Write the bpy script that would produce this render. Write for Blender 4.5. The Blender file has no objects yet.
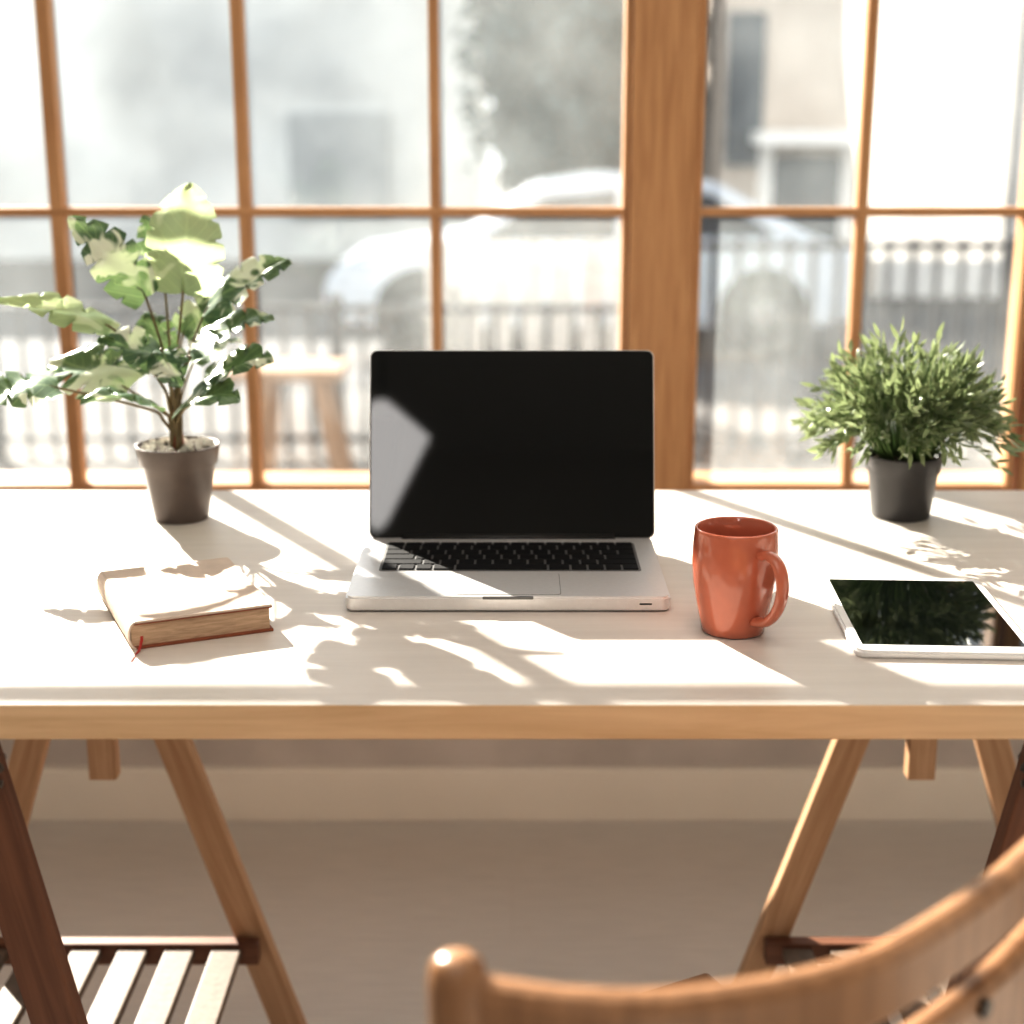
import bpy, bmesh, math, random
from mathutils import Vector, Matrix, Euler
random.seed(7)
scn = bpy.context.scene
try:
    scn.view_settings.view_transform = 'Standard'
    scn.view_settings.look = 'None'
    scn.view_settings.exposure = 0.24
    scn.view_settings.gamma = 0.76
except Exception as e:
    print(e)

# ------------------------------------------------------------ materials
def mat(name, color, rough=0.5, metal=0.0, spec=0.5, noise=0.0, nscale=20, bump=0.0, bscale=80,
        coat=0.0, emis=None, estr=0.0, ior=None):
    m = bpy.data.materials.new(name); m.use_nodes = True
    nt = m.node_tree; b = nt.nodes['Principled BSDF']
    b.inputs['Base Color'].default_value = (*color, 1)
    b.inputs['Roughness'].default_value = rough
    b.inputs['Metallic'].default_value = metal
    b.inputs['Specular IOR Level'].default_value = spec
    b.inputs['Coat Weight'].default_value = coat
    b.inputs['Coat Roughness'].default_value = 0.05
    if ior: b.inputs['IOR'].default_value = ior
    if emis:
        b.inputs['Emission Color'].default_value = (*emis, 1)
        b.inputs['Emission Strength'].default_value = estr
    tc = nt.nodes.new('ShaderNodeTexCoord')
    if noise > 0:
        n = nt.nodes.new('ShaderNodeTexNoise'); n.inputs['Scale'].default_value = nscale
        n.inputs['Detail'].default_value = 5
        nt.links.new(tc.outputs['Object'], n.inputs['Vector'])
        r = nt.nodes.new('ShaderNodeValToRGB')
        r.color_ramp.elements[0].position = 0.3; r.color_ramp.elements[1].position = 0.7
        r.color_ramp.elements[0].color = (*[c*(1-noise) for c in color], 1)
        r.color_ramp.elements[1].color = (*[min(1, c*(1+noise)) for c in color], 1)
        nt.links.new(n.outputs['Fac'], r.inputs['Fac'])
        nt.links.new(r.outputs['Color'], b.inputs['Base Color'])
    if bump > 0:
        n2 = nt.nodes.new('ShaderNodeTexNoise'); n2.inputs['Scale'].default_value = bscale
        nt.links.new(tc.outputs['Object'], n2.inputs['Vector'])
        bp = nt.nodes.new('ShaderNodeBump'); bp.inputs['Strength'].default_value = bump
        bp.inputs['Distance'].default_value = 0.002
        nt.links.new(n2.outputs['Fac'], bp.inputs['Height'])
        nt.links.new(bp.outputs['Normal'], b.inputs['Normal'])
    return m

def wood(name, c1, c2, axis='Z', scale=6.0, rough=0.45, spec=0.4, stretch=18, coat=0.0):
    m = bpy.data.materials.new(name); m.use_nodes = True
    nt = m.node_tree; b = nt.nodes['Principled BSDF']
    b.inputs['Roughness'].default_value = rough
    b.inputs['Specular IOR Level'].default_value = spec
    b.inputs['Coat Weight'].default_value = coat
    b.inputs['Coat Roughness'].default_value = 0.15
    tc = nt.nodes.new('ShaderNodeTexCoord'); mp = nt.nodes.new('ShaderNodeMapping')
    s = [stretch]*3; s['XYZ'.index(axis)] = 1.0
    mp.inputs['Scale'].default_value = s
    nt.links.new(tc.outputs['Object'], mp.inputs['Vector'])
    n = nt.nodes.new('ShaderNodeTexNoise'); n.inputs['Scale'].default_value = scale
    n.inputs['Detail'].default_value = 8; n.inputs['Roughness'].default_value = 0.6
    n.inputs['Distortion'].default_value = 0.6
    nt.links.new(mp.outputs['Vector'], n.inputs['Vector'])
    r = nt.nodes.new('ShaderNodeValToRGB')
    r.color_ramp.elements[0].position = 0.32; r.color_ramp.elements[1].position = 0.68
    r.color_ramp.elements[0].color = (*c1, 1); r.color_ramp.elements[1].color = (*c2, 1)
    nt.links.new(n.outputs['Fac'], r.inputs['Fac'])
    nt.links.new(r.outputs['Color'], b.inputs['Base Color'])
    bp = nt.nodes.new('ShaderNodeBump'); bp.inputs['Strength'].default_value = 0.12
    bp.inputs['Distance'].default_value = 0.001
    nt.links.new(n.outputs['Fac'], bp.inputs['Height'])
    nt.links.new(bp.outputs['Normal'], b.inputs['Normal'])
    return m

def leafmat(name, dark, light, trans, rough=0.3, vein=True, tfac=0.35, cream_glare=0.0):
    m = bpy.data.materials.new(name); m.use_nodes = True
    nt = m.node_tree; b = nt.nodes['Principled BSDF']; out = nt.nodes['Material Output']
    b.inputs['Roughness'].default_value = rough
    b.inputs['Specular IOR Level'].default_value = 0.8
    uv = nt.nodes.new('ShaderNodeUVMap'); sep = nt.nodes.new('ShaderNodeSeparateXYZ')
    nt.links.new(uv.outputs['UV'], sep.inputs['Vector'])
    tc = nt.nodes.new('ShaderNodeTexCoord')
    n = nt.nodes.new('ShaderNodeTexNoise'); n.inputs['Scale'].default_value = 25
    nt.links.new(tc.outputs['Object'], n.inputs['Vector'])
    r = nt.nodes.new('ShaderNodeValToRGB')
    r.color_ramp.elements[0].position = 0.35; r.color_ramp.elements[1].position = 0.68
    r.color_ramp.elements[0].color = (*dark, 1); r.color_ramp.elements[1].color = (*light, 1)
    nt.links.new(n.outputs['Fac'], r.inputs['Fac'])
    col = r.outputs['Color']
    if vein:
        a = nt.nodes.new('ShaderNodeMath'); a.operation = 'SUBTRACT'; a.inputs[1].default_value = 0.5
        nt.links.new(sep.outputs['Y'], a.inputs[0])
        ab = nt.nodes.new('ShaderNodeMath'); ab.operation = 'ABSOLUTE'; nt.links.new(a.outputs[0], ab.inputs[0])
        ml = nt.nodes.new('ShaderNodeMath'); ml.operation = 'MULTIPLY_ADD'
        ml.inputs[1].default_value = -0.5
        nt.links.new(ab.outputs[0], ml.inputs[0]); nt.links.new(sep.outputs['X'], ml.inputs[2])
        m2 = nt.nodes.new('ShaderNodeMath'); m2.operation = 'MULTIPLY'; m2.inputs[1].default_value = 9
        nt.links.new(ml.outputs[0], m2.inputs[0])
        fr = nt.nodes.new('ShaderNodeMath'); fr.operation = 'PINGPONG'; fr.inputs[1].default_value = 0.5
        nt.links.new(m2.outputs[0], fr.inputs[0])
        lt = nt.nodes.new('ShaderNodeMath'); lt.operation = 'LESS_THAN'; lt.inputs[1].default_value = 0.05
        nt.links.new(fr.outputs[0], lt.inputs[0])
        mr = nt.nodes.new('ShaderNodeMath'); mr.operation = 'LESS_THAN'; mr.inputs[1].default_value = 0.025
        nt.links.new(ab.outputs[0], mr.inputs[0])
        mx = nt.nodes.new('ShaderNodeMath'); mx.operation = 'MAXIMUM'
        nt.links.new(lt.outputs[0], mx.inputs[0]); nt.links.new(mr.outputs[0], mx.inputs[1])
        sc = nt.nodes.new('ShaderNodeMath'); sc.operation = 'MULTIPLY'; sc.inputs[1].default_value = 0.4
        nt.links.new(mx.outputs[0], sc.inputs[0])
        mix = nt.nodes.new('ShaderNodeMix'); mix.data_type = 'RGBA'
        nt.links.new(sc.outputs[0], mix.inputs[0]); nt.links.new(col, mix.inputs[6])
        mix.inputs[7].default_value = (0.40, 0.52, 0.28, 1)
        col = mix.outputs[2]
    if cream_glare > 0:  # cream noise patches put white glare into the leaf colour
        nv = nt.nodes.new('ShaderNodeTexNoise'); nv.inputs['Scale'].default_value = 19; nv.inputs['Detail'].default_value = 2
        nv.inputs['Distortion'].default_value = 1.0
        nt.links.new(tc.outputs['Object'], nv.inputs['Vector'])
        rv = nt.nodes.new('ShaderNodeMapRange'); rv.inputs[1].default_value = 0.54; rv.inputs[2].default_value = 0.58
        rv.inputs[3].default_value = 0; rv.inputs[4].default_value = cream_glare
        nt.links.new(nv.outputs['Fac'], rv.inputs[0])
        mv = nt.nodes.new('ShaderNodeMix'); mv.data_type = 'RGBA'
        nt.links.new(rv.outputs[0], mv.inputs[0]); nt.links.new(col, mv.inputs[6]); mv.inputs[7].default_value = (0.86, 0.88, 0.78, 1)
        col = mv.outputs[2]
    nt.links.new(col, b.inputs['Base Color'])
    tr = nt.nodes.new('ShaderNodeBsdfTranslucent'); tr.inputs['Color'].default_value = (*trans, 1)
    ms = nt.nodes.new('ShaderNodeMixShader'); ms.inputs[0].default_value = tfac
    nt.links.new(b.outputs[0], ms.inputs[1]); nt.links.new(tr.outputs[0], ms.inputs[2])
    nt.links.new(ms.outputs[0], out.inputs['Surface'])
    return m

# ------------------------------------------------------------ geometry helpers
def link(o, parent=None):
    scn.collection.objects.link(o)
    if parent is not None: o.parent = parent
    return o
def empty(name, loc=(0,0,0), rot=(0,0,0)):
    e = bpy.data.objects.new(name, None); e.empty_display_size = 0.05
    e.location = loc; e.rotation_euler = rot
    return link(e)
def from_bm(name, bm, m, parent=None, smooth=False, loc=(0,0,0), rot=(0,0,0)):
    me = bpy.data.meshes.new(name); bmesh.ops.recalc_face_normals(bm, faces=bm.faces)
    bm.to_mesh(me); bm.free()
    for mm in (m if isinstance(m, (list, tuple)) else [m]): me.materials.append(mm)
    if smooth:
        for p in me.polygons: p.use_smooth = True
    o = bpy.data.objects.new(name, me); o.location = loc; o.rotation_euler = rot
    return link(o, parent)
def add_box(bm, lo, hi, bev=0.0, M=None, seg=2):
    c = [(a+b)/2 for a, b in zip(lo, hi)]; s = [abs(b-a) for a, b in zip(lo, hi)]
    t = bmesh.new()
    bmesh.ops.create_cube(t, size=1.0, matrix=Matrix.Translation(c) @ Matrix.Diagonal((*s, 1)))
    if bev > 0: bmesh.ops.bevel(t, geom=t.edges[:], offset=bev, segments=seg, affect='EDGES', profile=0.6)
    if M: bmesh.ops.transform(t, matrix=M, verts=t.verts)
    me = bpy.data.meshes.new('tmp'); t.to_mesh(me); t.free(); bm.from_mesh(me); bpy.data.meshes.remove(me)
def box(name, lo, hi, m, parent=None, bev=0.0, loc=(0,0,0), rot=(0,0,0), seg=2):
    bm = bmesh.new(); add_box(bm, lo, hi, bev, seg=seg)
    return from_bm(name, bm, m, parent, loc=loc, rot=rot)
def beam(name, p1, p2, w, t, m, parent=None, bev=0.002, side=(1,0,0)):
    p1 = Vector(p1); p2 = Vector(p2); d = p2-p1; L = d.length; z = d.normalized()
    x = Vector(side); x = (x - z*x.dot(z)).normalized(); y = z.cross(x)
    R = Matrix((x, y, z)).transposed()
    bm = bmesh.new(); add_box(bm, (-w/2, -t/2, -L/2), (w/2, t/2, L/2), bev)
    o = from_bm(name, bm, m, parent)
    o.matrix_local = Matrix.Translation((p1+p2)/2) @ R.to_4x4()
    return o
def lathe(name, prof, m, parent=None, seg=48, loc=(0,0,0), rot=(0,0,0), smooth=True):
    bm = bmesh.new(); rings = []
    for r, z in prof:
        if r < 1e-6: rings.append([bm.verts.new((0, 0, z))])
        else: rings.append([bm.verts.new((r*math.cos(2*math.pi*i/seg), r*math.sin(2*math.pi*i/seg), z)) for i in range(seg)])
    for a, b in zip(rings, rings[1:]):
        if len(a) == 1 and len(b) == 1: continue
        for i in range(seg):
            j = (i+1) % seg
            if len(a) == 1: bm.faces.new((a[0], b[i], b[j]))
            elif len(b) == 1: bm.faces.new((a[i], a[j], b[0]))
            else: bm.faces.new((a[i], a[j], b[j], b[i]))
    return from_bm(name, bm, m, parent, smooth=smooth, loc=loc, rot=rot)
def rslab(name, w, d, h, r, m, parent=None, bev=0.001, loc=(0,0,0), rot=(0,0,0), seg=8):
    bm = bmesh.new(); vs = []
    for cx, cy, a0 in ((w/2-r, d/2-r, 0), (-w/2+r, d/2-r, 90), (-w/2+r, -d/2+r, 180), (w/2-r, -d/2+r, 270)):
        for i in range(seg+1):
            a = math.radians(a0 + 90*i/seg)
            vs.append(bm.verts.new((cx+r*math.cos(a), cy+r*math.sin(a), 0)))
    f = bm.faces.new(vs)
    g = bmesh.ops.extrude_face_region(bm, geom=[f])
    bmesh.ops.translate(bm, vec=(0, 0, h), verts=[v for v in g['geom'] if isinstance(v, bmesh.types.BMVert)])
    if bev > 0:
        es = [e for e in bm.edges if abs(e.verts[0].co.z-e.verts[1].co.z) < 1e-6]
        bmesh.ops.bevel(bm, geom=es, offset=bev, segments=2, affect='EDGES')
    return from_bm(name, bm, m, parent, loc=loc, rot=rot)
def catmull(pts, n=8):
    P = [Vector(p) for p in pts]; P = [P[0]*2-P[1]] + P + [P[-1]*2-P[-2]]; out = []
    for i in range(1, len(P)-2):
        for k in range(n):
            t = k/n; a, b, c, d = P[i-1], P[i], P[i+1], P[i+2]
            out.append(0.5*((2*b)+(c-a)*t+(2*a-5*b+4*c-d)*t*t+(3*b-a-3*c+d)*t**3))
    out.append(P[-2]); return out
def add_tube(bm, pts, r, seg=8, r2=None, sx=1.0):
    pts = [Vector(p) for p in pts]; rings = []
    up = Vector((0.13, 0.2, 1)).normalized()
    n0 = None
    for i, p in enumerate(pts):
        t = (pts[min(i+1, len(pts)-1)]-pts[max(i-1, 0)]).normalized()
        if n0 is None:
            n0 = t.cross(up) if abs(t.dot(up)) < 0.95 else t.cross(Vector((1, 0, 0)))
        n0 = (n0 - t*n0.dot(t)).normalized(); b = t.cross(n0)
        rr = r if r2 is None else r+(r2-r)*i/(len(pts)-1)
        rings.append([bm.verts.new(p + n0*rr*sx*math.cos(2*math.pi*k/seg) + b*rr*math.sin(2*math.pi*k/seg)) for k in range(seg)])
    for a, b in zip(rings, rings[1:]):
        for k in range(seg):
            j = (k+1) % seg; bm.faces.new((a[k], a[j], b[j], b[k]))
    bm.faces.new(rings[0][::-1]); bm.faces.new(rings[-1])
def tube(name, pts, r, m, parent=None, seg=10, r2=None, sx=1.0):
    bm = bmesh.new(); add_tube(bm, pts, r, seg, r2, sx)
    return from_bm(name, bm, m, parent, smooth=True)

# ------------------------------------------------------------ palette
M_frame = wood('wood_window_frame', (0.45, 0.25, 0.125), (0.61, 0.375, 0.205), 'Z', 5, 0.4)
M_frame_h = wood('wood_window_frame_horizontal', (0.45, 0.25, 0.125), (0.61, 0.375, 0.205), 'X', 5, 0.4)
M_top = wood('pale_laminate_top', (0.67, 0.63, 0.585), (0.72, 0.68, 0.635), 'X', 5, 0.42, 0.4, 14)
M_edge = wood('wood_table_edge', (0.64, 0.45, 0.27), (0.77, 0.58, 0.385), 'X', 4, 0.5)
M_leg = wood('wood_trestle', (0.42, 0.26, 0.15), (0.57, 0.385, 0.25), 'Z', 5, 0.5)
M_legdark = wood('wood_trestle_shade_and_dark_rail', (0.14, 0.062, 0.036), (0.22, 0.105, 0.06), 'Z', 5, 0.5)  # front legs' shade put into the wood colour; shelf rails are dark brown
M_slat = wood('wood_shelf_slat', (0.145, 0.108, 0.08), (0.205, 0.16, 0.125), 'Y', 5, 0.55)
M_chair = wood('wood_chair', (0.26, 0.14, 0.07), (0.41, 0.235, 0.125), 'Z', 5, 0.34, 0.6, coat=0.15)
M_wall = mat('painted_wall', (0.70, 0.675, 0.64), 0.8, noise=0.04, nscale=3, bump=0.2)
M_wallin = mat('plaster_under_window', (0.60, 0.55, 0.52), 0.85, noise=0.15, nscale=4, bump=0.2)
M_base = mat('baseboard_paint', (0.92, 0.87, 0.80), 0.5, noise=0.03, nscale=4)
M_ceil = mat('ceiling_paint', (0.8, 0.79, 0.77), 0.9, noise=0.02)
M_alu = mat('brushed_aluminium', (0.82, 0.82, 0.82), 0.38, metal=0.55, noise=0.02, nscale=200)
M_aludark = mat('aluminium_shadow_gap', (0.22, 0.22, 0.22), 0.5, metal=0.5, noise=0.05)
M_key = mat('black_key_plastic', (0.008, 0.008, 0.009), 0.6, spec=0.25, noise=0.1, nscale=60)
M_glass = mat('black_glass', (0.002, 0.003, 0.003), 0.03, ior=1.5, noise=0.02)
M_black = mat('black_plastic', (0.02, 0.02, 0.02), 0.5, noise=0.1)
M_mug = mat('terracotta_glaze', (0.52, 0.175, 0.105), 0.16, coat=0.6, noise=0.06, nscale=30)
M_pot1 = mat('grey_brown_plastic_pot', (0.12, 0.094, 0.08), 0.42, noise=0.15, nscale=30)
M_pot2 = mat('dark_grey_plastic_pot', (0.070, 0.066, 0.066), 0.42, noise=0.15, nscale=30)
M_soil = mat('soil', (0.07, 0.045, 0.03), 0.9, noise=0.4, nscale=80, bump=0.8, bscale=120)
M_pebble = mat('white_pebble', (0.75, 0.73, 0.69), 0.7, noise=0.25, nscale=60)
M_white = mat('white_plastic', (0.84, 0.84, 0.84), 0.35, noise=0.02)
M_metal = mat('dark_metal', (0.12, 0.11, 0.10), 0.35, metal=0.9, noise=0.1)
M_cover = mat('book_cloth_cover', (0.66, 0.56, 0.48), 0.7, noise=0.06, nscale=60, bump=0.2, bscale=400)
M_leather = mat('book_leather', (0.28, 0.095, 0.045), 0.55, noise=0.15, nscale=60)
M_page = wood('book_pages', (0.44, 0.31, 0.21), (0.66, 0.50, 0.36), 'X', 40, 0.8, stretch=12)
M_ribbon = mat('red_ribbon', (0.45, 0.04, 0.03), 0.6, noise=0.1)
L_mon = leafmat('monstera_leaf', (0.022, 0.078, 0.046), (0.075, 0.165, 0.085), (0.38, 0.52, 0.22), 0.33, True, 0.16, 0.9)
L_monlit = leafmat('monstera_leaf_backlit', (0.08, 0.16, 0.07), (0.16, 0.27, 0.12), (0.74, 0.83, 0.53), 0.30, True, 0.5, 0.5)  # lit copy of the leaf, backlight put into a paler green
L_small = leafmat('small_leaf', (0.10, 0.145, 0.075), (0.29, 0.36, 0.20), (0.46, 0.53, 0.29), 0.36, False, 0.28)
M_stem = mat('stem', (0.18, 0.14, 0.07), 0.5, noise=0.25, nscale=40)
M_stemr = mat('stem_base_red', (0.25, 0.07, 0.04), 0.5, noise=0.25, nscale=40)
M_stemg = mat('stem_green', (0.12, 0.2, 0.06), 0.5, noise=0.2, nscale=40)

def floor_mat():
    m = bpy.data.materials.new('laminate_floor'); m.use_nodes = True
    nt = m.node_tree; b = nt.nodes['Principled BSDF']; b.inputs['Roughness'].default_value = 0.5
    tc = nt.nodes.new('ShaderNodeTexCoord')
    br = nt.nodes.new('ShaderNodeTexBrick'); br.inputs['Scale'].default_value = 1.0
    br.inputs['Brick Width'].default_value = 2.4; br.inputs['Row Height'].default_value = 0.19
    br.inputs['Mortar Size'].default_value = 0.0008; br.inputs['Mortar Smooth'].default_value = 0.2
    br.inputs['Color1'].default_value = (0.68, 0.645, 0.61, 1); br.inputs['Color2'].default_value = (0.69, 0.655, 0.62, 1)
    br.inputs['Mortar'].default_value = (0.62, 0.585, 0.55, 1)
    nt.links.new(tc.outputs['Object'], br.inputs['Vector'])
    mp = nt.nodes.new('ShaderNodeMapping'); mp.inputs['Scale'].default_value = (2, 22, 1)
    nt.links.new(tc.outputs['Object'], mp.inputs['Vector'])
    n = nt.nodes.new('ShaderNodeTexNoise'); n.inputs['Scale'].default_value = 6; n.inputs['Detail'].default_value = 8
    nt.links.new(mp.outputs['Vector'], n.inputs['Vector'])
    r = nt.nodes.new('ShaderNodeValToRGB')
    r.color_ramp.elements[0].color = (0.85, 0.85, 0.85, 1); r.color_ramp.elements[1].color = (1.1, 1.1, 1.1, 1)
    nt.links.new(n.outputs['Fac'], r.inputs['Fac'])
    mx = nt.nodes.new('ShaderNodeMix'); mx.data_type = 'RGBA'; mx.blend_type = 'MULTIPLY'; mx.inputs[0].default_value = 1
    nt.links.new(br.outputs['Color'], mx.inputs[6]); nt.links.new(r.outputs['Color'], mx.inputs[7])
    nt.links.new(mx.outputs[2], b.inputs['Base Color'])
    return m
M_floor = floor_mat()

def pane_mat():
    m = bpy.data.materials.new('dusty_window_glass'); m.use_nodes = True
    nt = m.node_tree; nt.nodes.remove(nt.nodes['Principled BSDF']); out = nt.nodes['Material Output']
    t = nt.nodes.new('ShaderNodeBsdfTransparent'); t.inputs[0].default_value = (0.97, 0.98, 0.98, 1)
    d = nt.nodes.new('ShaderNodeBsdfTranslucent'); d.inputs[0].default_value = (0.85, 0.9, 0.9, 1)
    g = nt.nodes.new('ShaderNodeBsdfGlossy'); g.inputs['Roughness'].default_value = 0.02
    tc = nt.nodes.new('ShaderNodeTexCoord'); n = nt.nodes.new('ShaderNodeTexNoise')
    n.inputs['Scale'].default_value = 2.5; n.inputs['Detail'].default_value = 4
    nt.links.new(tc.outputs['Object'], n.inputs['Vector'])
    mr = nt.nodes.new('ShaderNodeMapRange'); mr.inputs[1].default_value = 0.35; mr.inputs[2].default_value = 0.75
    mr.inputs[3].default_value = 0.012; mr.inputs[4].default_value = 0.085
    nt.links.new(n.outputs['Fac'], mr.inputs[0])
    a = nt.nodes.new('ShaderNodeMixShader'); nt.links.new(mr.outputs[0], a.inputs[0])
    nt.links.new(t.outputs[0], a.inputs[1]); nt.links.new(d.outputs[0], a.inputs[2])
    b = nt.nodes.new('ShaderNodeMixShader'); b.inputs[0].default_value = 0.03
    nt.links.new(a.outputs[0], b.inputs[1]); nt.links.new(g.outputs[0], b.inputs[2])
    nt.links.new(b.outputs[0], out.inputs['Surface'])
    return m
M_pane = pane_mat()
def cloth_mat():
    m = bpy.data.materials.new('sunlit_wall_cloth'); m.use_nodes = True
    nt = m.node_tree; b = nt.nodes['Principled BSDF']; out = nt.nodes['Material Output']
    b.inputs['Base Color'].default_value = (0.9, 0.88, 0.84, 1); b.inputs['Roughness'].default_value = 0.9
    tc = nt.nodes.new('ShaderNodeTexCoord'); n = nt.nodes.new('ShaderNodeTexNoise'); n.inputs['Scale'].default_value = 1.2
    nt.links.new(tc.outputs['Object'], n.inputs['Vector'])
    r = nt.nodes.new('ShaderNodeValToRGB'); r.color_ramp.elements[0].color = (0.4, 0.38, 0.35, 1); r.color_ramp.elements[1].color = (0.75, 0.73, 0.7, 1)
    nt.links.new(n.outputs['Fac'], r.inputs['Fac'])
    tr = nt.nodes.new('ShaderNodeBsdfTranslucent'); nt.links.new(r.outputs['Color'], tr.inputs['Color'])
    ms = nt.nodes.new('ShaderNodeMixShader'); ms.inputs[0].default_value = 0.5
    nt.links.new(b.outputs[0], ms.inputs[1]); nt.links.new(tr.outputs[0], ms.inputs[2]); nt.links.new(ms.outputs[0], out.inputs['Surface'])
    return m
M_cloth = cloth_mat()

# ------------------------------------------------------------ room
RX = 2.6; WY = 2.5; YB = -2.6; CH = 2.75
SILL = 0.60; HEAD = 2.46
box('floor', (-RX, YB, -0.12), (RX, WY+0.2, 0), M_floor)
box('ceiling', (-RX, YB, CH), (RX, WY+0.2, CH+0.1), M_ceil)
box('wall_left', (-RX-0.12, YB-0.12, -0.12), (-RX, WY+0.2, CH+0.1), M_wall)
box('wall_right', (RX, YB-0.12, -0.12), (RX+0.12, WY+0.2, CH+0.1), M_wall)
box('wall_rear', (-RX, YB-0.12, -0.12), (RX, YB, CH+0.1), M_wall)
wf = empty('wall_front')
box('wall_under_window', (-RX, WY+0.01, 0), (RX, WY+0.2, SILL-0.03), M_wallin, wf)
box('wall_over_window', (-RX, WY+0.01, HEAD+0.02), (RX, WY+0.2, CH), M_wall, wf)
box('baseboard_front', (-RX, WY-0.008, 0), (RX, WY+0.01, 0.10), M_base, bev=0.003)
box('baseboard_left', (-RX, YB, 0), (-RX+0.015, WY-0.01, 0.10), M_base, bev=0.003)
box('baseboard_right', (RX-0.015, YB, 0), (RX, WY-0.01, 0.10), M_base, bev=0.003)
box('trim_window_sill', (-RX, WY-0.03, SILL-0.03), (RX, WY+0.2, SILL), M_frame_h, bev=0.004)

ROWS = [0.609, 1.077, 1.533, 1.989, 2.448]
def window(name, x0, x1, xs, stile=0.04, y=WY, bar=0.014):
    w = empty(name)
    box('stile_left', (x0, y-0.005, SILL), (x0+stile, y+0.05, HEAD), M_frame, w, 0.003)
    box('stile_right', (x1-stile, y-0.005, SILL), (x1, y+0.05, HEAD), M_frame, w, 0.003)
    box('rail_bottom', (x0+stile, y, SILL), (x1-stile, y+0.045, SILL+0.021), M_frame_h, w, 0.002)
    box('rail_top', (x0+stile, y, HEAD-0.03), (x1-stile, y+0.045, HEAD), M_frame_h, w, 0.002)
    for i, (x, ww) in enumerate(xs):
        box('muntin_vertical_%d' % (i+1), (x-ww/2, y+0.004, SILL+0.021), (x+ww/2, y+0.034, HEAD-0.03), M_frame, w, 0.002)
    for i, z in enumerate(ROWS[1:-1]):
        box('muntin_horizontal_%d' % (i+1), (x0+stile, y+0.002, z-bar/2), (x1-stile, y+0.036, z+bar/2), M_frame_h, w, 0.002)
    box('glass', (x0+stile*0.5, y+0.02, SILL+0.01), (x1-stile*0.5, y+0.023, HEAD-0.01), M_pane, w)
    return w
window('window_1', -1.72, 0.190, [(-1.40, 0.024), (-0.742, 0.022), (-0.436, 0.019), (-0.125, 0.016)], stile=0.010)
window('window_2', 0.295, 0.85, [(0.571, 0.017)], stile=0.013)
window('window_3', 0.86, 1.72, [(1.14, 0.022), (1.43, 0.022)], stile=0.03)
box('trim_post_center', (0.190, WY-0.02, SILL), (0.295, WY+0.10, HEAD), M_frame, bev=0.004)
box('trim_post_right', (1.72, WY-0.02, SILL), (1.82, WY+0.10, HEAD), M_frame, bev=0.004)
box('trim_post_left', (-1.82, WY-0.02, SILL), (-1.72, WY+0.10, HEAD), M_frame, bev=0.004)
box('wall_front_pier_left', (-RX, WY+0.01, SILL), (-1.82, WY+0.2, HEAD+0.02), M_wall, wf)
box('wall_front_pier_right', (1.82, WY+0.01, SILL), (RX, WY+0.2, HEAD+0.02), M_wall, wf)

# ------------------------------------------------------------ desk
TZ = 0.75; TY0 = 1.176; TY1 = 1.933
desk = empty('desk')
bm = bmesh.new(); add_box(bm, (-0.95, TY0, TZ-0.031), (0.95, TY1, TZ), 0.0015)
bm.faces.ensure_lookup_table()
for f in bm.faces: f.material_index = 0 if abs(f.normal.z) > 0.9 else 1
from_bm('tabletop', bm, [M_top, M_edge], desk)

def trestle(name, s):
    e = empty(name); cx = -0.518; bot = TZ-0.031
    def P(x, y, z): return ((cx + x)*s, y, z)
    y = 1.78
    for nm, k in (('leg_rear_inner', 1), ('leg_rear_outer', -1)):
        beam(nm, P(0.012*k, y, 0.70), P(0.236*k, y, 0.006), 0.04, 0.022, M_leg, e, side=(1, 0, 0))
    yf = 1.205
    for nm, k in (('leg_front_inner', 1), ('leg_front_outer', -1)):
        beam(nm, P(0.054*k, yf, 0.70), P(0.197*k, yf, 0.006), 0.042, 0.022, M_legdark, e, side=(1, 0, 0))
    beam('top_beam', P(0, 1.19, bot-0.012), P(0, 1.80, bot-0.012), 0.13, 0.022, M_leg, e)
    beam('height_post', P(0.008, y-0.03, bot-0.02), P(0.008, y-0.03, 0.425), 0.034, 0.024, M_leg, e)
    beam('rail_rear_upper', P(-0.10, y-0.005, 0.50), P(0.10, y-0.005, 0.50), 0.03, 0.02, M_leg, e, side=(0, 0, 1))
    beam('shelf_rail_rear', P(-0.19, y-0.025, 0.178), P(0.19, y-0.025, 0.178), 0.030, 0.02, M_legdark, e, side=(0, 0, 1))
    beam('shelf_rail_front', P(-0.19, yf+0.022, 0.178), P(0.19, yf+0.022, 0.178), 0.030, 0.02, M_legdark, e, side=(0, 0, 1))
    for i in range(6):
        x = -0.15 + i*0.06
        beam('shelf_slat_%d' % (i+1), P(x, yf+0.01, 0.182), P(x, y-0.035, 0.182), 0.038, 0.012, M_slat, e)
    bm = bmesh.new(); kx = 0.070
    add_tube(bm, [P(kx, yf-0.03, 0.682), P(kx, yf+0.02, 0.682)], 0.006, 10)
    add_tube(bm, [P(kx-0.014, yf-0.018, 0.69), P(kx+0.002, yf-0.018, 0.682), P(kx+0.014, yf-0.018, 0.69)], 0.0045, 8)
    add_tube(bm, [P(kx-0.014, yf-0.018, 0.674), P(kx+0.014, yf-0.018, 0.674)], 0.0035, 8)
    from_bm('wing_bolt', bm, M_metal, e, smooth=True)
    return e
trestle('trestle', 1); trestle('trestle.001', -1)

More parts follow.
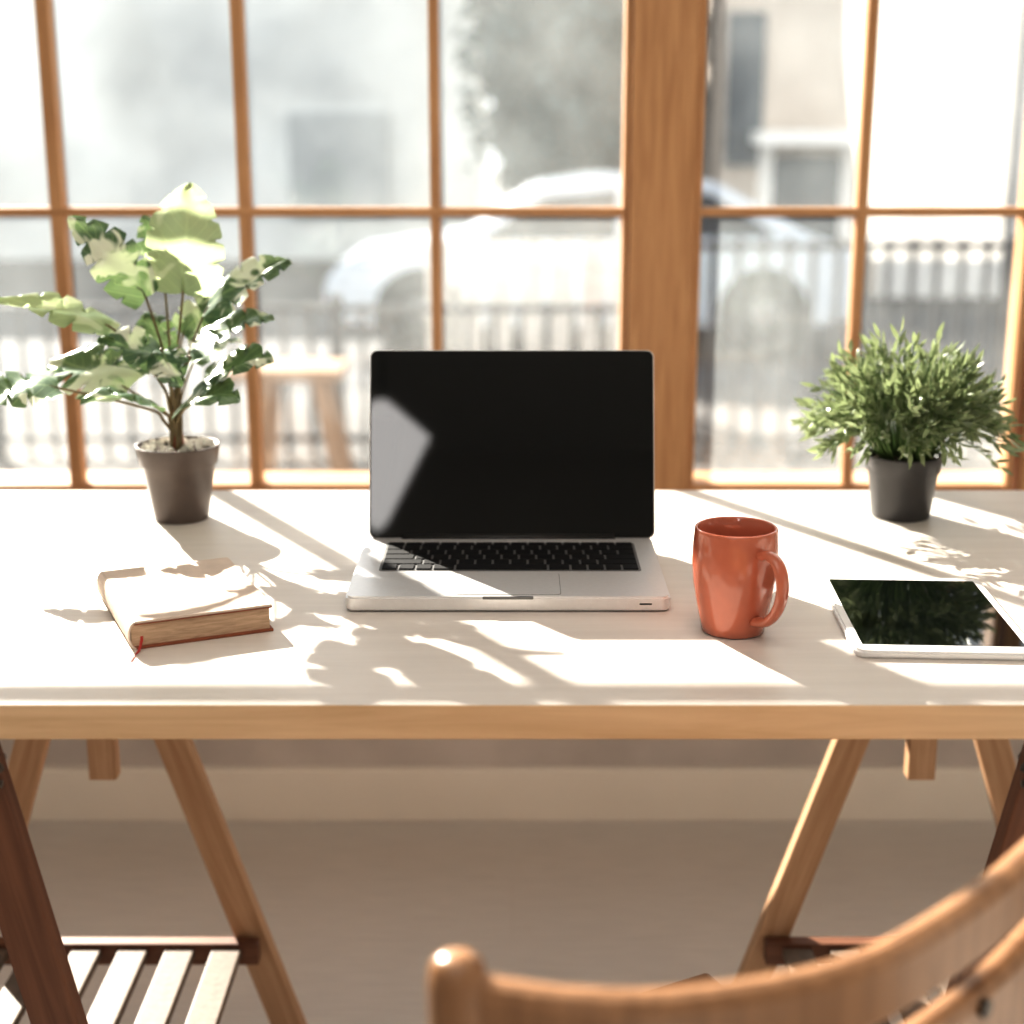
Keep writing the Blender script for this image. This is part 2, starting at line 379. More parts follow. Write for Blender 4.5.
# ------------------------------------------------------------ laptop
lap = empty('laptop', (-0.004, 1.533, TZ))
W = 0.322; D = 0.225
rslab('base', W, D, 0.0145, 0.009, M_alu, lap, 0.002, loc=(0, 0, 0.0015))
rslab('foot_plate', W-0.02, D-0.02, 0.0016, 0.01, M_black, lap, 0.0)
kz = 0.0161
rslab('keyboard_well', 0.274, 0.108, 0.0004, 0.004, M_aludark, lap, 0, loc=(0.002, 0.030, kz-0.0002))
bm = bmesh.new()
kw = 0.271; ky = 0.030+0.052
for ri in range(6):
    h = 0.0085 if ri == 0 else 0.0165
    y1 = ky - (0 if ri == 0 else 0.0105+(ri-1)*0.0187); y0 = y1-h
    ws = [[1]*14, [1]*13+[1.5], [1.5]+[1]*13, [1.8]+[1]*11+[1.8], [2.3]+[1]*10+[2.3], [1, 1, 1, 1.3, 5.4, 1.3, 1, 1, 1, 1]][ri]
    tot = sum(ws); x = -kw/2+0.002
    for w_ in ws:
        ww = kw*w_/tot
        add_box(bm, (x+0.0013, y0, kz), (x+ww-0.0013, y1, kz+0.0016), 0.0004, seg=1); x += ww
from_bm('keys', bm, M_key, lap)
rslab('trackpad_gap', 0.1055, 0.0735, 0.0003, 0.004, M_aludark, lap, 0, loc=(0, -0.068, kz-0.0002))
rslab('trackpad', 0.1045, 0.0725, 0.0006, 0.004, M_alu, lap, 0, loc=(0, -0.068, kz-0.0002))
box('thumb_notch', (-0.025, -D/2-0.0004, 0.0135), (0.025, -D/2+0.0025, 0.0164), M_aludark, lap, 0.0006)
box('ir_led', (0.13, -D/2-0.0004, 0.008), (0.142, -D/2+0.001, 0.0095), M_black, lap)
tube('hinge', [(-0.12, D/2-0.006, 0.0155), (0.12, D/2-0.006, 0.0155)], 0.0055, M_black, lap)
lid = bpy.data.objects.new('lid_pivot', None); link(lid, lap)
lid.location = (0.0040, D/2-0.008, 0.0148); lid.rotation_euler = (math.radians(90-18), 0, 0)
LH = 0.214
rslab('lid_shell', W, LH, 0.006, 0.008, M_alu, lid, 0.0015, loc=(0, LH/2+0.001, -0.0075))
rslab('screen_gasket', W-0.002, LH-0.002, 0.0008, 0.0075, M_black, lid, 0.0, loc=(0, LH/2+0.001, -0.0018))
rslab('screen_glass', W-0.004, LH-0.004, 0.0008, 0.007, M_glass, lid, 0.0002, loc=(0, LH/2+0.001, -0.0012))

# ------------------------------------------------------------ mug
mug = empty('coffee_mug', (0.2105, 1.368, TZ), (0, 0, math.radians(-60)))
prof = [(0, 0.0), (0.0275, 0.0), (0.030, 0.0015), (0.0315, 0.010), (0.0355, 0.030), (0.0392, 0.050), (0.0405, 0.068), (0.0400, 0.085),
        (0.0388, 0.099), (0.0384, 0.1015), (0.0372, 0.1022), (0.0360, 0.101), (0.0366, 0.085), (0.0370, 0.066), (0.0355, 0.048),
        (0.032, 0.028), (0.028, 0.010), (0.020, 0.006), (0, 0.006)]
lathe('body', prof, M_mug, mug, 64)
hp = catmull([(0.036, 0, 0.082), (0.050, 0, 0.0855), (0.064, 0, 0.078), (0.0695, 0, 0.060), (0.065, 0, 0.040), (0.052, 0, 0.024), (0.0335, 0, 0.018)], 8)
tube('handle', hp, 0.0048, M_mug, mug, 14, sx=1.55)

# ------------------------------------------------------------ tablet
tab = empty('tablet_computer', (0.399, 1.400, TZ), (0, 0, math.radians(-3)))
rslab('body', 0.166, 0.232, 0.0075, 0.011, M_white, tab, 0.002, loc=(0, 0, 0.0))
rslab('screen_glass', 0.148, 0.202, 0.0005, 0.002, M_glass, tab, 0, loc=(0, 0.003, 0.0073))
lathe('home_button', [(0.0, 0.0078), (0.0040, 0.0078), (0.0048, 0.0074)], M_white, tab, 24, loc=(0, -0.107, 0))

# ------------------------------------------------------------ book
book = empty('hardcover_book', (-0.322, 1.418, TZ), (0, 0, math.radians(24)))
bw, bd, bh = 0.130, 0.176, 0.027
box('cover_bottom', (-bw/2, -bd/2, 0), (bw/2, bd/2, 0.0028), M_leather, book, 0.0008)
rslab('cover_top', bw, bd, 0.0024, 0.003, M_cover, book, 0.0008, loc=(0, 0, bh-0.0024))
rslab('cover_lining', bw, bd, 0.001, 0.003, M_leather, book, 0.0, loc=(0, 0, bh-0.0034))
box('page_block', (-bw/2-0.003, -bd/2+0.0025, 0.0028), (bw/2-0.003, bd/2-0.0035, bh-0.0034), M_page, book)
bm = bmesh.new(); n = 10; vo = []
for yy in (-bd/2, bd/2):
    ring = []
    for k in range(n+1):
        a = math.pi/2 + math.pi*k/n
        ring.append(bm.verts.new((-bw/2+0.001+0.007*math.cos(a), yy, bh/2+bh/2*math.sin(a))))
    for k in range(n, -1, -1):
        a = math.pi/2 + math.pi*k/n
        ring.append(bm.verts.new((-bw/2+0.001+0.0052*math.cos(a), yy, bh/2+(bh/2-0.002)*math.sin(a))))
    vo.append(ring)
N = len(vo[0])
for k in range(N): bm.faces.new((vo[0][k], vo[0][(k+1) % N], vo[1][(k+1) % N], vo[1][k]))
for ring in vo:
    for k in range(n): bm.faces.new((ring[k], ring[k+1], ring[N-2-k], ring[N-1-k]))
from_bm('spine', bm, M_cover, book, smooth=False)
bm = bmesh.new()
rp = catmull([(-0.058, -bd/2+0.004, 0.012), (-0.060, -bd/2-0.004, 0.009), (-0.064, -bd/2-0.010, 0.002), (-0.070, -bd/2-0.018, 0.0012), (-0.075, -bd/2-0.030, 0.0012)], 6)
pv = []
for p in rp: pv.append((bm.verts.new(p+Vector((-0.0013, 0, 0))), bm.verts.new(p+Vector((0.0013, 0, 0)))))
for a, b in zip(pv, pv[1:]): bm.faces.new((a[0], a[1], b[1], b[0]))
from_bm('ribbon_marker', bm, M_ribbon, book)

# ------------------------------------------------------------ leaves
def add_leaf(bm, uvl, base, tip, nrm, W, droop=0.12, fold=0.25, k=4, depth=0.45, N=54, sweep=0.22):
    base = Vector(base); tip = Vector(tip); L = (tip-base).length; t = (tip-base)/L
    n = Vector(nrm); n = (n-t*n.dot(t)).normalized(); s = t.cross(n)
    cols = [-1, -0.8, -0.55, -0.28, 0, 0.28, 0.55, 0.8, 1]; rows_ = []
    for i in range(N+1):
        u = i/N
        sh = max(0.0, math.sin(math.pi*min(1, (u*0.93+0.07))**0.66))**0.62 if u < 1 else 0.02
        row = []
        for c in cols:
            ph = (u*k + (0.3 if c > 0 else 0.05)) % 1.0
            notch = max(0.0, 1-(abs(ph-0.5)/0.13)**2) if 0.10 < u < 0.88 and depth > 0 else 0
            ac = abs(c)
            f = 1 - depth*notch*max(0, (ac-0.3)/0.7)
            w = W/2*sh*f*c
            uu = u + sweep*(ac**1.5)*(1-u)*0.6 - 0.14*ac*(1-u)**5
            p = base + t*(L*uu) + s*w + n*(fold*abs(w) - fold*0.9*w*w/(W/2) - droop*L*(uu-0.5)**2*2 + 0.0035*math.sin(8*u+4*c))
            row.append((bm.verts.new(p), (u, 0.5+0.5*c)))
        rows_.append(row)
    for a, b in zip(rows_, rows_[1:]):
        for j in range(len(cols)-1):
            f = bm.faces.new((a[j][0], a[j+1][0], b[j+1][0], b[j][0])); f.smooth = True
            for lp, q in zip(f.loops, (a[j], a[j+1], b[j+1], b[j])): lp[uvl].uv = q[1]

PX, PY = -0.404, 1.787
mon = empty('potted_monstera', (PX, PY, TZ))
lathe('pot', [(0, 0), (0.031, 0), (0.0325, 0.002), (0.0435, 0.068), (0.0465, 0.070), (0.050, 0.091), (0.0505, 0.093), (0.048, 0.093), (0.0465, 0.084), (0.0, 0.084)], M_pot1, mon)
lathe('soil', [(0.0462, 0.0845), (0.03, 0.088), (0, 0.089)], M_soil, mon)
bm = bmesh.new()
for i in range(120):
    a = random.uniform(0, 6.283); r = 0.043*math.sqrt(random.random()); q = random.uniform(0.002, 0.0042)
    bmesh.ops.create_icosphere(bm, subdivisions=1, radius=q, matrix=Matrix.Translation((r*math.cos(a), r*math.sin(a), 0.090+random.uniform(0, 0.003))))
from_bm('pebbles', bm, M_pebble, mon)
def PP(px, py, dy=0.0):
    return Vector(((px-180)*0.00122, dy, (515-py)*0.00122))
GN = (-0.35, -0.26, 0.90)
leaves = [ # base, tip, width, dyb, dyt, normal, droop, fold, lit
 ((192, 290), (203, 186), 82, 0.00, 0.01, (-0.15, -1, 0.15), 0.08, 0.12, 1),
 ((162, 292), (98, 214), 56, -0.01, -0.03, (0.5, -0.8, 0.35), 0.15, 0.3, 0),
 ((168, 285), (150, 218), 42, 0.05, 0.06, (0.5, -0.9, 0.1), 0.15, 0.3, 0),
 ((134, 318), (28, 286), 60, -0.03, -0.05, (-0.35, -0.30, 0.9), 0.12, 0.2, 1),
 ((80, 368), (0, 380), 84, -0.06, -0.10, (-0.3, -0.35, 0.88), 0.16, 0.2, 0),
 ((138, 374), (54, 352), 84, -0.02, 0.02, GN, 0.2, 0.2, 0),
 ((180, 352), (122, 324), 66, -0.03, -0.05, (-0.3, -0.4, 0.85), 0.2, 0.25, 0),
 ((172, 388), (110, 374), 60, -0.04, -0.09, GN, 0.25, 0.25, 0),
 ((208, 306), (292, 256), 66, 0.01, 0.03, (-0.15, -0.45, 0.85), 0.15, 0.3, 0),
 ((200, 338), (277, 306), 76, -0.02, 0.0, GN, 0.2, 0.25, 0),
 ((208, 370), (281, 342), 80, -0.03, -0.05, GN, 0.2, 0.3, 0),
 ((190, 388), (252, 370), 60, -0.04, -0.10, GN, 0.3, 0.25, 0),
 ((182, 332), (232, 294), 50, 0.05, 0.09, (0.1, -0.8, 0.6), 0.2, 0.25, 0),
 ((178, 338), (200, 368), 40, -0.05, -0.08, (0, -0.8, 0.6), 0.2, 0.25, 0),
 ((165, 350), (146, 312), 40, 0.03, 0.05, (0, -0.8, 0.6), 0.2, 0.25, 0),
 ((186, 362), (228, 344), 50, 0.06, 0.12, GN, 0.2, 0.25, 0),
]
bm = bmesh.new(); uvl = bm.loops.layers.uv.new('UVMap'); bm2 = bmesh.new()
for (b, t, w, d0, d1, nr, dr, fo, lit) in leaves:
    B = PP(*b, d0); T = PP(*t, d1); L = (T-B).length
    nf = len(bm.faces)
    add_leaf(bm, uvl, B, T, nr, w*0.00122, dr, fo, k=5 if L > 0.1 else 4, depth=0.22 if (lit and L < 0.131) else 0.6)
    bm.faces.ensure_lookup_table()
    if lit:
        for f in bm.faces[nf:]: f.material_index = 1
    root = Vector((random.uniform(-0.008, 0.008), random.uniform(-0.008, 0.008), 0.086))
    nv = Vector(nr); td = (T-B).normalized(); nv = (nv-td*nv.dot(td)).normalized()
    Bc = B - nv*dr*L*0.5
    mid = root.lerp(Bc, 0.5); mid.x = mid.x*0.5; mid.y *= 0.6; mid.z += 0.010
    add_tube(bm2, catmull([root, root.lerp(mid, .5)+Vector((0, 0, 0.008)), mid, Bc, Bc+td*L*0.15+nv*dr*L*0.2], 5), 0.0021, 7, 0.0012)
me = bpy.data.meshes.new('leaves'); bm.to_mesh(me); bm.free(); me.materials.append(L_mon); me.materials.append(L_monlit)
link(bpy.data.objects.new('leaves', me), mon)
from_bm('stems', bm2, M_stem, mon, smooth=True)
tube('stem_sheath', [(0, 0, 0.085), (0.001, 0, 0.11), (0, 0, 0.135)], 0.008, M_stemr, mon, 12, 0.004)

bush = empty('potted_bamboo_grass', (0.478, 1.80, TZ))
lathe('pot', [(0, 0), (0.0335, 0), (0.035, 0.002), (0.0415, 0.056), (0.0435, 0.057), (0.0465, 0.076), (0.047, 0.078), (0.0445, 0.078), (0.043, 0.07), (0.0, 0.07)], M_pot2, bush)
lathe('soil', [(0.0429, 0.0705), (0.02, 0.074), (0, 0.075)], M_soil, bush)
bm = bmesh.new(); uvl = bm.loops.layers.uv.new('UVMap'); bm2 = bmesh.new()
NS = 190
for i in range(NS):
    az = random.uniform(0, 2*math.pi)
    pol = math.radians(84)*math.sqrt(random.random())
    Ls = random.uniform(0.105, 0.142)
    if i % 12 == 0: Ls *= 1.08
    dirv = Vector((math.sin(pol)*math.cos(az), math.sin(pol)*math.sin(az), math.cos(pol)))
    root = Vector((0.028*math.sin(pol)*math.cos(az), 0.028*math.sin(pol)*math.sin(az), 0.072))
    end = root + Vector((dirv.x*Ls*0.74, dirv.y*Ls*0.74, max(0.0, dirv.z)*Ls*1.02 + 0.010))
    if i < 3:
        end = root + Vector(((0.125, -0.02, -0.005), (0.115, -0.05, 0.02), (-0.105, -0.03, 0.01))[i])
    mid = root.lerp(end, 0.5) + Vector((0, 0, 0.028*math.sin(pol)+(0.02 if i < 3 else 0)))
    pts = catmull([root, mid, end], 6)
    add_tube(bm2, pts, 0.0011, 5, 0.0006)
    nl = 15
    for j in range(nl):
        u = 0.30 + 0.70*j/(nl-1); fi = u*(len(pts)-1); i0 = min(int(fi), len(pts)-2)
        p = pts[i0].lerp(pts[i0+1], fi-i0); tg = (pts[i0+1]-pts[i0]).normalized()
        rd = Vector((random.gauss(0, 1), random.gauss(0, 1), random.gauss(0, 1)))
        sd = (rd-tg*rd.dot(tg)).normalized()
        ld = (tg*random.uniform(0.7, 1.3)+sd*random.uniform(0.3, 0.9)+Vector((0, 0, 0.15))).normalized()
        LL = random.uniform(0.016, 0.027); ww = random.uniform(0.0024, 0.0034)
        nn = ld.cross(Vector((random.gauss(0, 1), random.gauss(0, 1), random.gauss(0, 1)))).normalized()
        sv = ld.cross(nn)
        vs = [p, p+ld*LL*0.35+sv*ww+nn*0.001, p+ld*LL*0.7+sv*ww*0.75, p+ld*LL-nn*0.002, p+ld*LL*0.7-sv*ww*0.75, p+ld*LL*0.35-sv*ww+nn*0.001]
        vv = [bm.verts.new(q) for q in vs]
        bm.faces.new((vv[0], vv[1], vv[5])); bm.faces.new((vv[1], vv[2], vv[4], vv[5])); bm.faces.new((vv[2], vv[3], vv[4]))
me = bpy.data.meshes.new('leaves'); bm.to_mesh(me); bm.free(); me.materials.append(L_small)
link(bpy.data.objects.new('leaves', me), bush)
from_bm('stems', bm2, M_stemg, bush, smooth=True)

# ------------------------------------------------------------ folding chair
ch = empty('folding_chair')
curve = [(-0.030, 0.722), (0.035, 0.706), (0.10, 0.708), (0.187, 0.738), (0.265, 0.803), (0.328, 0.873), (0.368, 0.930)]
def rail(name, z0, z1, th):
    pts = catmull([(x, y, 0) for x, y in curve], 8); bm = bmesh.new(); rings = []
    n = len(pts)
    for i, p in enumerate(pts):
        t = (pts[min(i+1, n-1)]-pts[max(i-1, 0)]).normalized(); s = Vector((t.y, -t.x, 0))
        cs = [(-th/2, z0), (-th/2, z1-0.008), (-th/2+0.003, z1-0.002), (-th/2+0.008, z1), (th/2-0.008, z1), (th/2-0.003, z1-0.002), (th/2, z1-0.008), (th/2, z0+0.006), (th/2-0.005, z0), (-th/2+0.005, z0)]
        rings.append([bm.verts.new((p.x+s.x*a, p.y+s.y*a, z)) for a, z in cs])
    for a, b in zip(rings, rings[1:]):
        for k in range(len(a)):
            j = (k+1) % len(a); bm.faces.new((a[k], a[j], b[j], b[k]))
    bm.faces.new(rings[0]); bm.faces.new(rings[-1][::-1])
    return from_bm(name, bm, M_chair, ch, smooth=False)
rail('back_rail_upper', 0.733, 0.778, 0.020)
rail('back_rail_lower', 0.650, 0.713, 0.020)
fw = Vector((-0.49, 0.872, 0)); lf = Vector((-0.872, -0.49, 0))
pL = Vector((-0.030, 0.722, 0)); pR = Vector((0.368, 0.930, 0))
def post(name, p, lean):
    top = p + Vector((0, 0, 0.790)); foot = p - fw*lean + Vector((0, 0, 0.006))
    d = top-foot
    bm = bmesh.new(); pts = [foot, foot+d*0.5, foot+d*0.978, foot+d*0.992, foot+d*0.998, top]
    rr = [0.0155, 0.0165, 0.0165, 0.0145, 0.010, 0.005]
    rings = []; seg = 20
    z = d.normalized(); x = (lf-z*lf.dot(z)).normalized(); y = z.cross(x)
    for q, r in zip(pts, rr):
        rings.append([bm.verts.new(q+(x*math.cos(6.28318*k/seg)+y*math.sin(6.28318*k/seg))*r) for k in range(seg)])
    for a, b in zip(rings, rings[1:]):
        for k in range(seg): bm.faces.new((a[k], a[(k+1) % seg], b[(k+1) % seg], b[k]))
    bm.faces.new(rings[0][::-1]); bm.faces.new(rings[-1])
    return from_bm(name, bm, M_chair, ch, smooth=True)
post('back_post_left', pL, 0.06); post('back_post_right', pR, 0.06)
SZ = 0.45
for nm, p in (('seat_rail_left', pL), ('seat_rail_right', pR)):
    off = lf*(-0.03 if nm.endswith('left') else 0.03)
    a = p+off-fw*0.02+Vector((0, 0, SZ-0.03)); b = p+off+fw*0.37+Vector((0, 0, SZ-0.03))
    beam(nm, a, b, 0.02, 0.035, M_chair, ch, side=lf)
for i in range(8):
    c = 0.01+i*0.05
    a = pL+fw*c+Vector((0, 0, SZ-0.006)); b = pR+fw*c+Vector((0, 0, SZ-0.006))
    beam('seat_slat_%d' % (i+1), a, b, 0.038, 0.013, M_chair, ch, bev=0.004, side=fw)
for nm, p, o in (('front_leg_left', pL, -0.052), ('front_leg_right', pR, 0.052)):
    a = p+lf*o+fw*0.33+Vector((0, 0, SZ-0.045)); b = p+lf*o+fw*0.36+Vector((0, 0, 0.003))
    beam(nm, a, b, 0.022, 0.034, M_chair, ch, side=lf)
beam('stretcher_front', pL-lf*0.05+fw*0.345+Vector((0, 0, 0.22)), pR+lf*0.05+fw*0.345+Vector((0, 0, 0.22)), 0.02, 0.02, M_chair, ch, side=fw)
beam('stretcher_rear', pL-fw*0.045+Vector((0, 0, 0.20)), pR-fw*0.045+Vector((0, 0, 0.20)), 0.02, 0.02, M_chair, ch, side=fw)
bm = bmesh.new()
sdir = Vector((0.74, -0.67, 0)).normalized(); bp_ = Vector((0.276, 0.8155, 0.702))
add_tube(bm, [bp_+sdir*0.004, bp_+sdir*0.015], 0.006, 16)
from_bm('bolt', bm, M_metal, ch, smooth=False)

# ------------------------------------------------------------ pendant lamp (in the room behind, mirrored in the screen)
M_lamp = mat('paper_lamp_shade', (0.8, 0.78, 0.75), 0.7, emis=(1, 0.97, 0.95), estr=10.0, noise=0.03)
pl = empty('pendant_lamp', (-0.405, -1.0, 0))
lathe('shade', [(0.0, 1.77), (0.03, 1.80), (0.155, 2.085), (0.03, 2.20), (0.0, 2.205)], M_lamp, pl, 6, smooth=False)
tube('cord', [(0, 0, 2.20), (0, 0, CH)], 0.004, M_black, pl)
lathe('ceiling_rose', [(0, CH-0.03), (0.05, CH-0.025), (0.055, CH-0.001), (0, CH-0.001)], M_white, pl, 24)

# ------------------------------------------------------------ outside
GZ = -0.68
M_ground = mat('pavement', (0.115, 0.11, 0.105), 0.9, noise=0.25, nscale=0.8, bump=0.3)
M_road = mat('asphalt', (0.08, 0.081, 0.086), 0.9, noise=0.15, nscale=1.0)
M_fence = mat('fence_grey_metal', (0.075, 0.075, 0.078), 0.6, noise=0.15)
M_fencel = mat('fence_weathered_white', (0.70, 0.66, 0.61), 0.8, noise=0.15)
M_carp = mat('silver_car_paint', (0.56, 0.62, 0.70), 0.3, metal=0.1, coat=0.5, noise=0.03)
M_carg = mat('car_window_glass', (0.03, 0.04, 0.05), 0.08, noise=0.05)
M_tyre = mat('tyre_rubber', (0.02, 0.02, 0.02), 0.8, noise=0.1)
M_h1 = mat('pale_stucco', (0.74, 0.76, 0.75), 0.9, noise=0.22, nscale=0.45)
M_h2 = mat('beige_render', (0.56, 0.49, 0.425), 0.9, noise=0.1, nscale=0.6)
M_h3 = mat('white_render', (0.92, 0.90, 0.86), 0.9, noise=0.03, nscale=0.6)
M_roof = mat('roof_tiles', (0.20, 0.17, 0.16), 0.8, noise=0.2)
M_dwin = mat('dark_window_glass', (0.06, 0.08, 0.10), 0.25, noise=0.1)
M_gwin = mat('grey_shutter', (0.52, 0.55, 0.56), 0.7, noise=0.1)
M_trunk = mat('bark', (0.07, 0.055, 0.045), 0.9, noise=0.3)
M_fol = mat('dark_foliage', (0.045, 0.072, 0.075), 0.8, noise=0.5, nscale=4)
M_ow = wood('outdoor_wood', (0.36, 0.22, 0.13), (0.50, 0.33, 0.21), 'Z', 4)
box('ground', (-40, WY+0.2, GZ-0.1), (40, 60, GZ), M_ground)
box('road', (-40, 11.0, GZ), (40, 15.5, GZ+0.01), M_road)
def fence(name, x0, x1, y, h, step, pw, m, rails):
    bm = bmesh.new(); x = x0
    while x <= x1:
        add_box(bm, (x-pw/2, y-0.012, GZ), (x+pw/2, y+0.012, GZ+h)); x += step
    for r in rails: add_box(bm, (x0, y-0.02, GZ+r-0.02), (x1, y+0.02, GZ+r+0.02))
    x = x0
    while x <= x1:
        add_box(bm, (x-0.035, y-0.035, GZ), (x+0.035, y+0.035, GZ+h+0.05)); x += 2.0
    return from_bm(name, bm, m)
fence('metal_fence', 1.0, 8.0, 8.6, 1.27, 0.14, 0.032, M_fence, (0.12, 1.22))
fence('metal_fence.001', -7.0, 0.6, 8.6, 0.90, 0.15, 0.03, M_fence, (0.12, 0.87))
fence('picket_fence', -0.50, 0.95, 10.4, 1.12, 0.21, 0.17, M_fencel, (0.3, 0.95))
st = empty('wooden_stool', (-1.18, 7.9, GZ))
box('seat', (-0.30, -0.2, 0.60), (0.30, 0.2, 0.66), M_ow, st, 0.01)
for i, (x, y) in enumerate(((-0.12, -0.14), (0.22, -0.14), (-0.12, 0.14), (0.22, 0.14))):
    beam('leg_%d' % (i+1), (x*0.8, y, 0.60), (x*1.3, y*1.2, 0.0), 0.07, 0.06, M_ow, st)

car = empty('car', (0.75, 13.2, GZ+0.01))
def extr(name, prof, y0, y1, m, bev=0.05):
    bm = bmesh.new(); f0 = [bm.verts.new((x, y0, z)) for x, z in prof]; f1 = [bm.verts.new((x, y1, z)) for x, z in prof]
    bm.faces.new(f0); bm.faces.new(f1[::-1]); n = len(prof)
    for i in range(n): bm.faces.new((f0[i], f0[(i+1) % n], f1[(i+1) % n], f1[i]))
    bmesh.ops.recalc_face_normals(bm, faces=bm.faces)
    if bev: bmesh.ops.bevel(bm, geom=bm.edges[:], offset=bev, segments=3, affect='EDGES')
    return from_bm(name, bm, m, car)
extr('body', [(-2.25, 0.32), (-2.3, 0.62), (-2.1, 0.82), (-1.2, 0.95), (1.75, 0.98), (2.1, 0.85), (2.15, 0.35), (1.75, 0.25), (-1.8, 0.25)], -0.85, 0.85, M_carp)
extr('cabin', [(-1.2, 0.93), (-0.55, 1.38), (0.0, 1.46), (0.9, 1.42), (1.75, 0.96)], -0.72, 0.72, M_carp, bev=0.04)
extr('side_window_front', [(-1.0, 0.96), (-0.5, 1.30), (0.1, 1.35), (0.1, 0.98)], -0.735, -0.715, M_carg, bev=0)
extr('side_window_rear', [(0.2, 0.98), (0.2, 1.35), (0.85, 1.32), (1.4, 1.0)], -0.735, -0.715, M_carg, bev=0)
for i, x in enumerate((-1.50, 1.3)):
    for j, y in enumerate((-0.80, 0.80)):
        lathe('wheel_%d' % (i*2+j+1), [(0, -0.1), (0.35, -0.1), (0.37, -0.07), (0.37, 0.07), (0.35, 0.1), (0, 0.1)], M_tyre, car, 32, loc=(x, y, 0.37), rot=(math.pi/2, 0, 0))
        lathe('hubcap_%d' % (i*2+j+1), [(0, -0.02), (0.13, -0.015), (0.14, 0.015), (0, 0.02)], M_aludark, car, 24, loc=(x, y+(-0.1 if j == 0 else 0.1), 0.37), rot=(math.pi/2, 0, 0))

hb = empty('apartment_building')
box('facade', (-14, 21.6, GZ), (-0.45, 29, 4.2), M_h1, hb)
for i, x in enumerate((-3.1, -8.9)):
    box('window_shutter_%d' % (i+1), (x, 21.55, -0.1), (x+1.4, 21.62, 1.35), M_gwin, hb)
hs = empty('house')
box('main_wall', (2.25, 17, GZ), (4.05, 23, 4.2), M_h2, hs)
box('annex_wall', (4.05, 16.9, GZ), (5.9, 23, 4.2), M_h3, hs)
box('side_wall', (5.9, 17.4, GZ), (9.5, 23, 3.6), M_h2, hs)
box('tall_window', (2.32, 16.95, 0.75), (2.72, 17.02, 2.35), M_dwin, hs)
box('garage_opening', (2.85, 16.93, -0.68), (3.6, 17.02, 0.85), M_dwin, hs)
box('garage_surround', (2.70, 16.9, -0.68), (2.85, 17.02, 1.05), M_h3, hs)
box('garage_surround_2', (3.6, 16.9, -0.68), (3.75, 17.02, 1.05), M_h3, hs)
box('canopy', (2.60, 16.3, 0.98), (3.9, 17.0, 1.12), M_h3, hs)
box('roof_eave', (2.0, 16.9, 4.2), (9.8, 23.2, 4.5), M_roof, hs)
sheet = empty('sunlit_wall_sheet', (2.95, 10.3, GZ))  # translucent sheet added to glow white in place of a sunlit wall
bm = bmesh.new(); rr_ = []
for i in range(13):
    v = i/12; z = 1.0+v*2.3; xl = -0.52 - 0.25*math.sin(v*2.0)
    rr_.append([bm.verts.new((xl+(0.36-xl)*j/8, 0.06*math.sin(j*0.9+v*2), z)) for j in range(9)])
for a, b in zip(rr_, rr_[1:]):
    for j in range(8): bm.faces.new((a[j], a[j+1], b[j+1], b[j]))
from_bm('cloth', bm, M_cloth, sheet, smooth=True)
tube('pole_right', [(0.38, 0, 0), (0.38, 0, 3.35)], 0.022, M_fence, sheet)
tube('pole_top', [(-0.78, 0, 3.31), (0.40, 0, 3.31)], 0.02, M_fence, sheet)
tube('guy_rope', [(-0.76, 0.02, 3.3), (-0.52, 0.02, 1.0), (-0.50, 0.02, 0.0)], 0.006, M_fence, sheet)
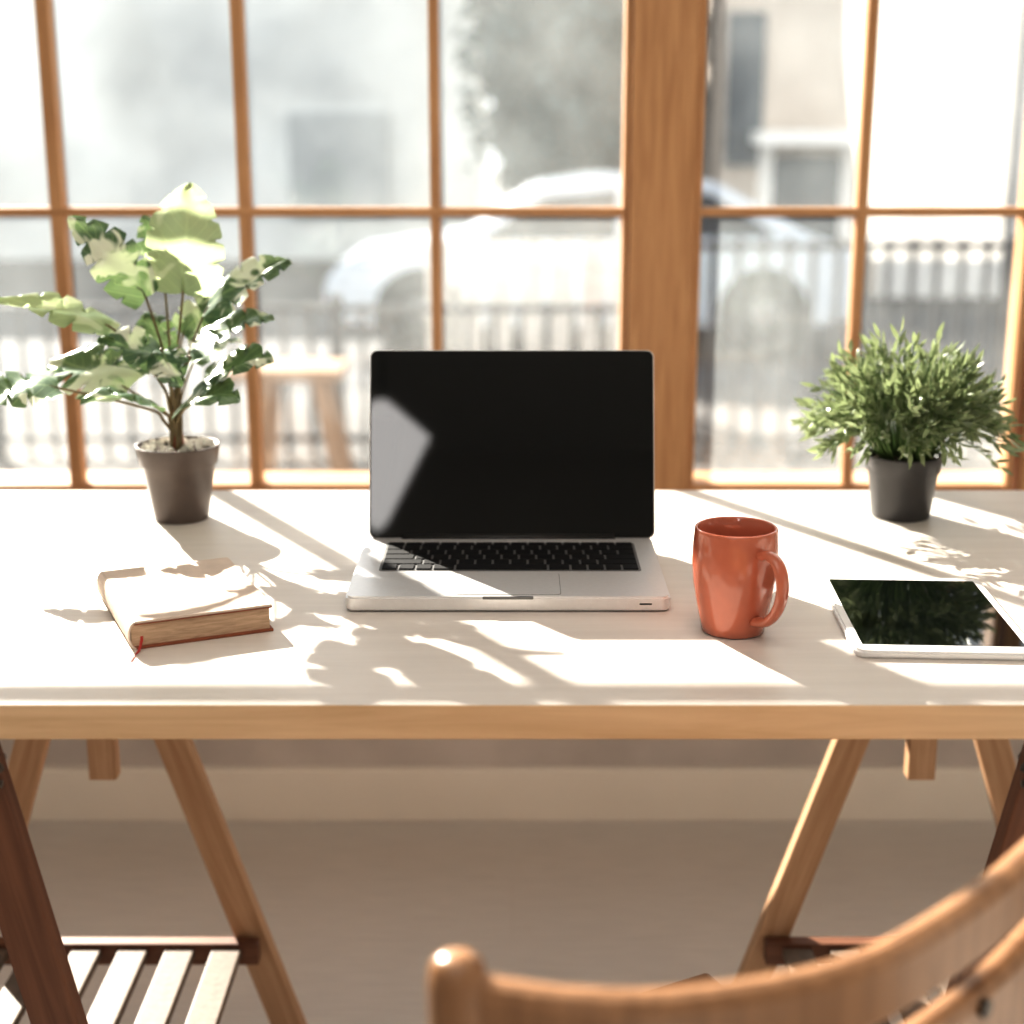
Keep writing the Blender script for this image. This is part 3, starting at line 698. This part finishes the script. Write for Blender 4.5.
def tree(name, x, y, h, r, n, seed):
    rnd = random.Random(seed); e = empty(name, (x, y, GZ))
    tube('trunk', [(0, 0, 0), (0.08, 0, h*0.3), (-0.05, 0, h*0.55), (0.1, 0, h*0.8)], 0.16, M_trunk, e, 10, 0.06)
    bm = bmesh.new()
    for i in range(4):
        a = rnd.uniform(0, 6.28); add_tube(bm, [(0, 0, h*(0.35+0.08*i)), (math.cos(a)*r*0.4, math.sin(a)*r*0.4, h*(0.5+0.08*i)), (math.cos(a)*r*0.8, math.sin(a)*r*0.8, h*(0.62+0.08*i))], 0.05, 6, 0.02)
    from_bm('branches', bm, M_trunk, e, smooth=True)
    bm = bmesh.new()
    for i in range(n):
        a = rnd.uniform(0, 6.28); pz = rnd.uniform(-1, 1); q = math.sqrt(1-pz*pz)*r*rnd.uniform(0.4, 1)
        c = Vector((q*math.cos(a), q*math.sin(a), h*0.62+pz*h*0.36))
        for k in range(60):
            p = c+Vector((rnd.gauss(0, .22), rnd.gauss(0, .22), rnd.gauss(0, .22)))
            u = Vector((rnd.gauss(0, 1), rnd.gauss(0, 1), rnd.gauss(0, 1))).normalized()*0.13
            v = u.cross(Vector((rnd.gauss(0, 1), rnd.gauss(0, 1), rnd.gauss(0, 1)))).normalized()*0.08
            bm.faces.new([bm.verts.new(p+u), bm.verts.new(p+v), bm.verts.new(p-u), bm.verts.new(p-v)])
    me = bpy.data.meshes.new('foliage'); bm.to_mesh(me); bm.free(); me.materials.append(M_fol)
    link(bpy.data.objects.new('foliage', me), e)
tree('tree', 0.72, 18.6, 4.8, 0.95, 210, 3)
tree('tree.001', 2.6, 30, 7.5, 2.0, 240, 5)

# ------------------------------------------------------------ light
w = bpy.data.worlds.new('World'); scn.world = w; w.use_nodes = True
bg = w.node_tree.nodes['Background']; bg.inputs[0].default_value = (0.94, 0.965, 1.0, 1); bg.inputs[1].default_value = 1.3
AZ = math.radians(31); EL = math.radians(27)
trav = Vector((math.sin(AZ)*math.cos(EL), -math.cos(AZ)*math.cos(EL), -math.sin(EL)))
sd = bpy.data.lights.new('sun', 'SUN'); sd.energy = 18; sd.angle = math.radians(0.6); sd.color = (1.0, 0.93, 0.84)
so = bpy.data.objects.new('sun', sd); link(so); so.rotation_euler = trav.to_track_quat('-Z', 'Y').to_euler(); so.location = (-5, 12, 8)
ad = bpy.data.lights.new('ceiling_fill', 'AREA'); ad.energy = 20; ad.size = 2.0; ad.color = (1.0, 0.94, 0.88)  # unseen fill light, added to brighten the room
ao = bpy.data.objects.new('ceiling_fill', ad); link(ao); ao.location = (0, 0.1, 2.7)

# ------------------------------------------------------------ camera
cd = bpy.data.cameras.new('camera'); cd.lens = 53.1; cd.sensor_width = 36
co = bpy.data.objects.new('camera', cd); link(co); co.location = (0, 0, 1.22)
co.rotation_euler = (math.radians(90-14.5), 0, 0)
cd.dof.use_dof = True; cd.dof.focus_distance = 1.48; cd.dof.aperture_fstop = 3.0
cd.clip_start = 0.05; cd.clip_end = 200
scn.camera = co
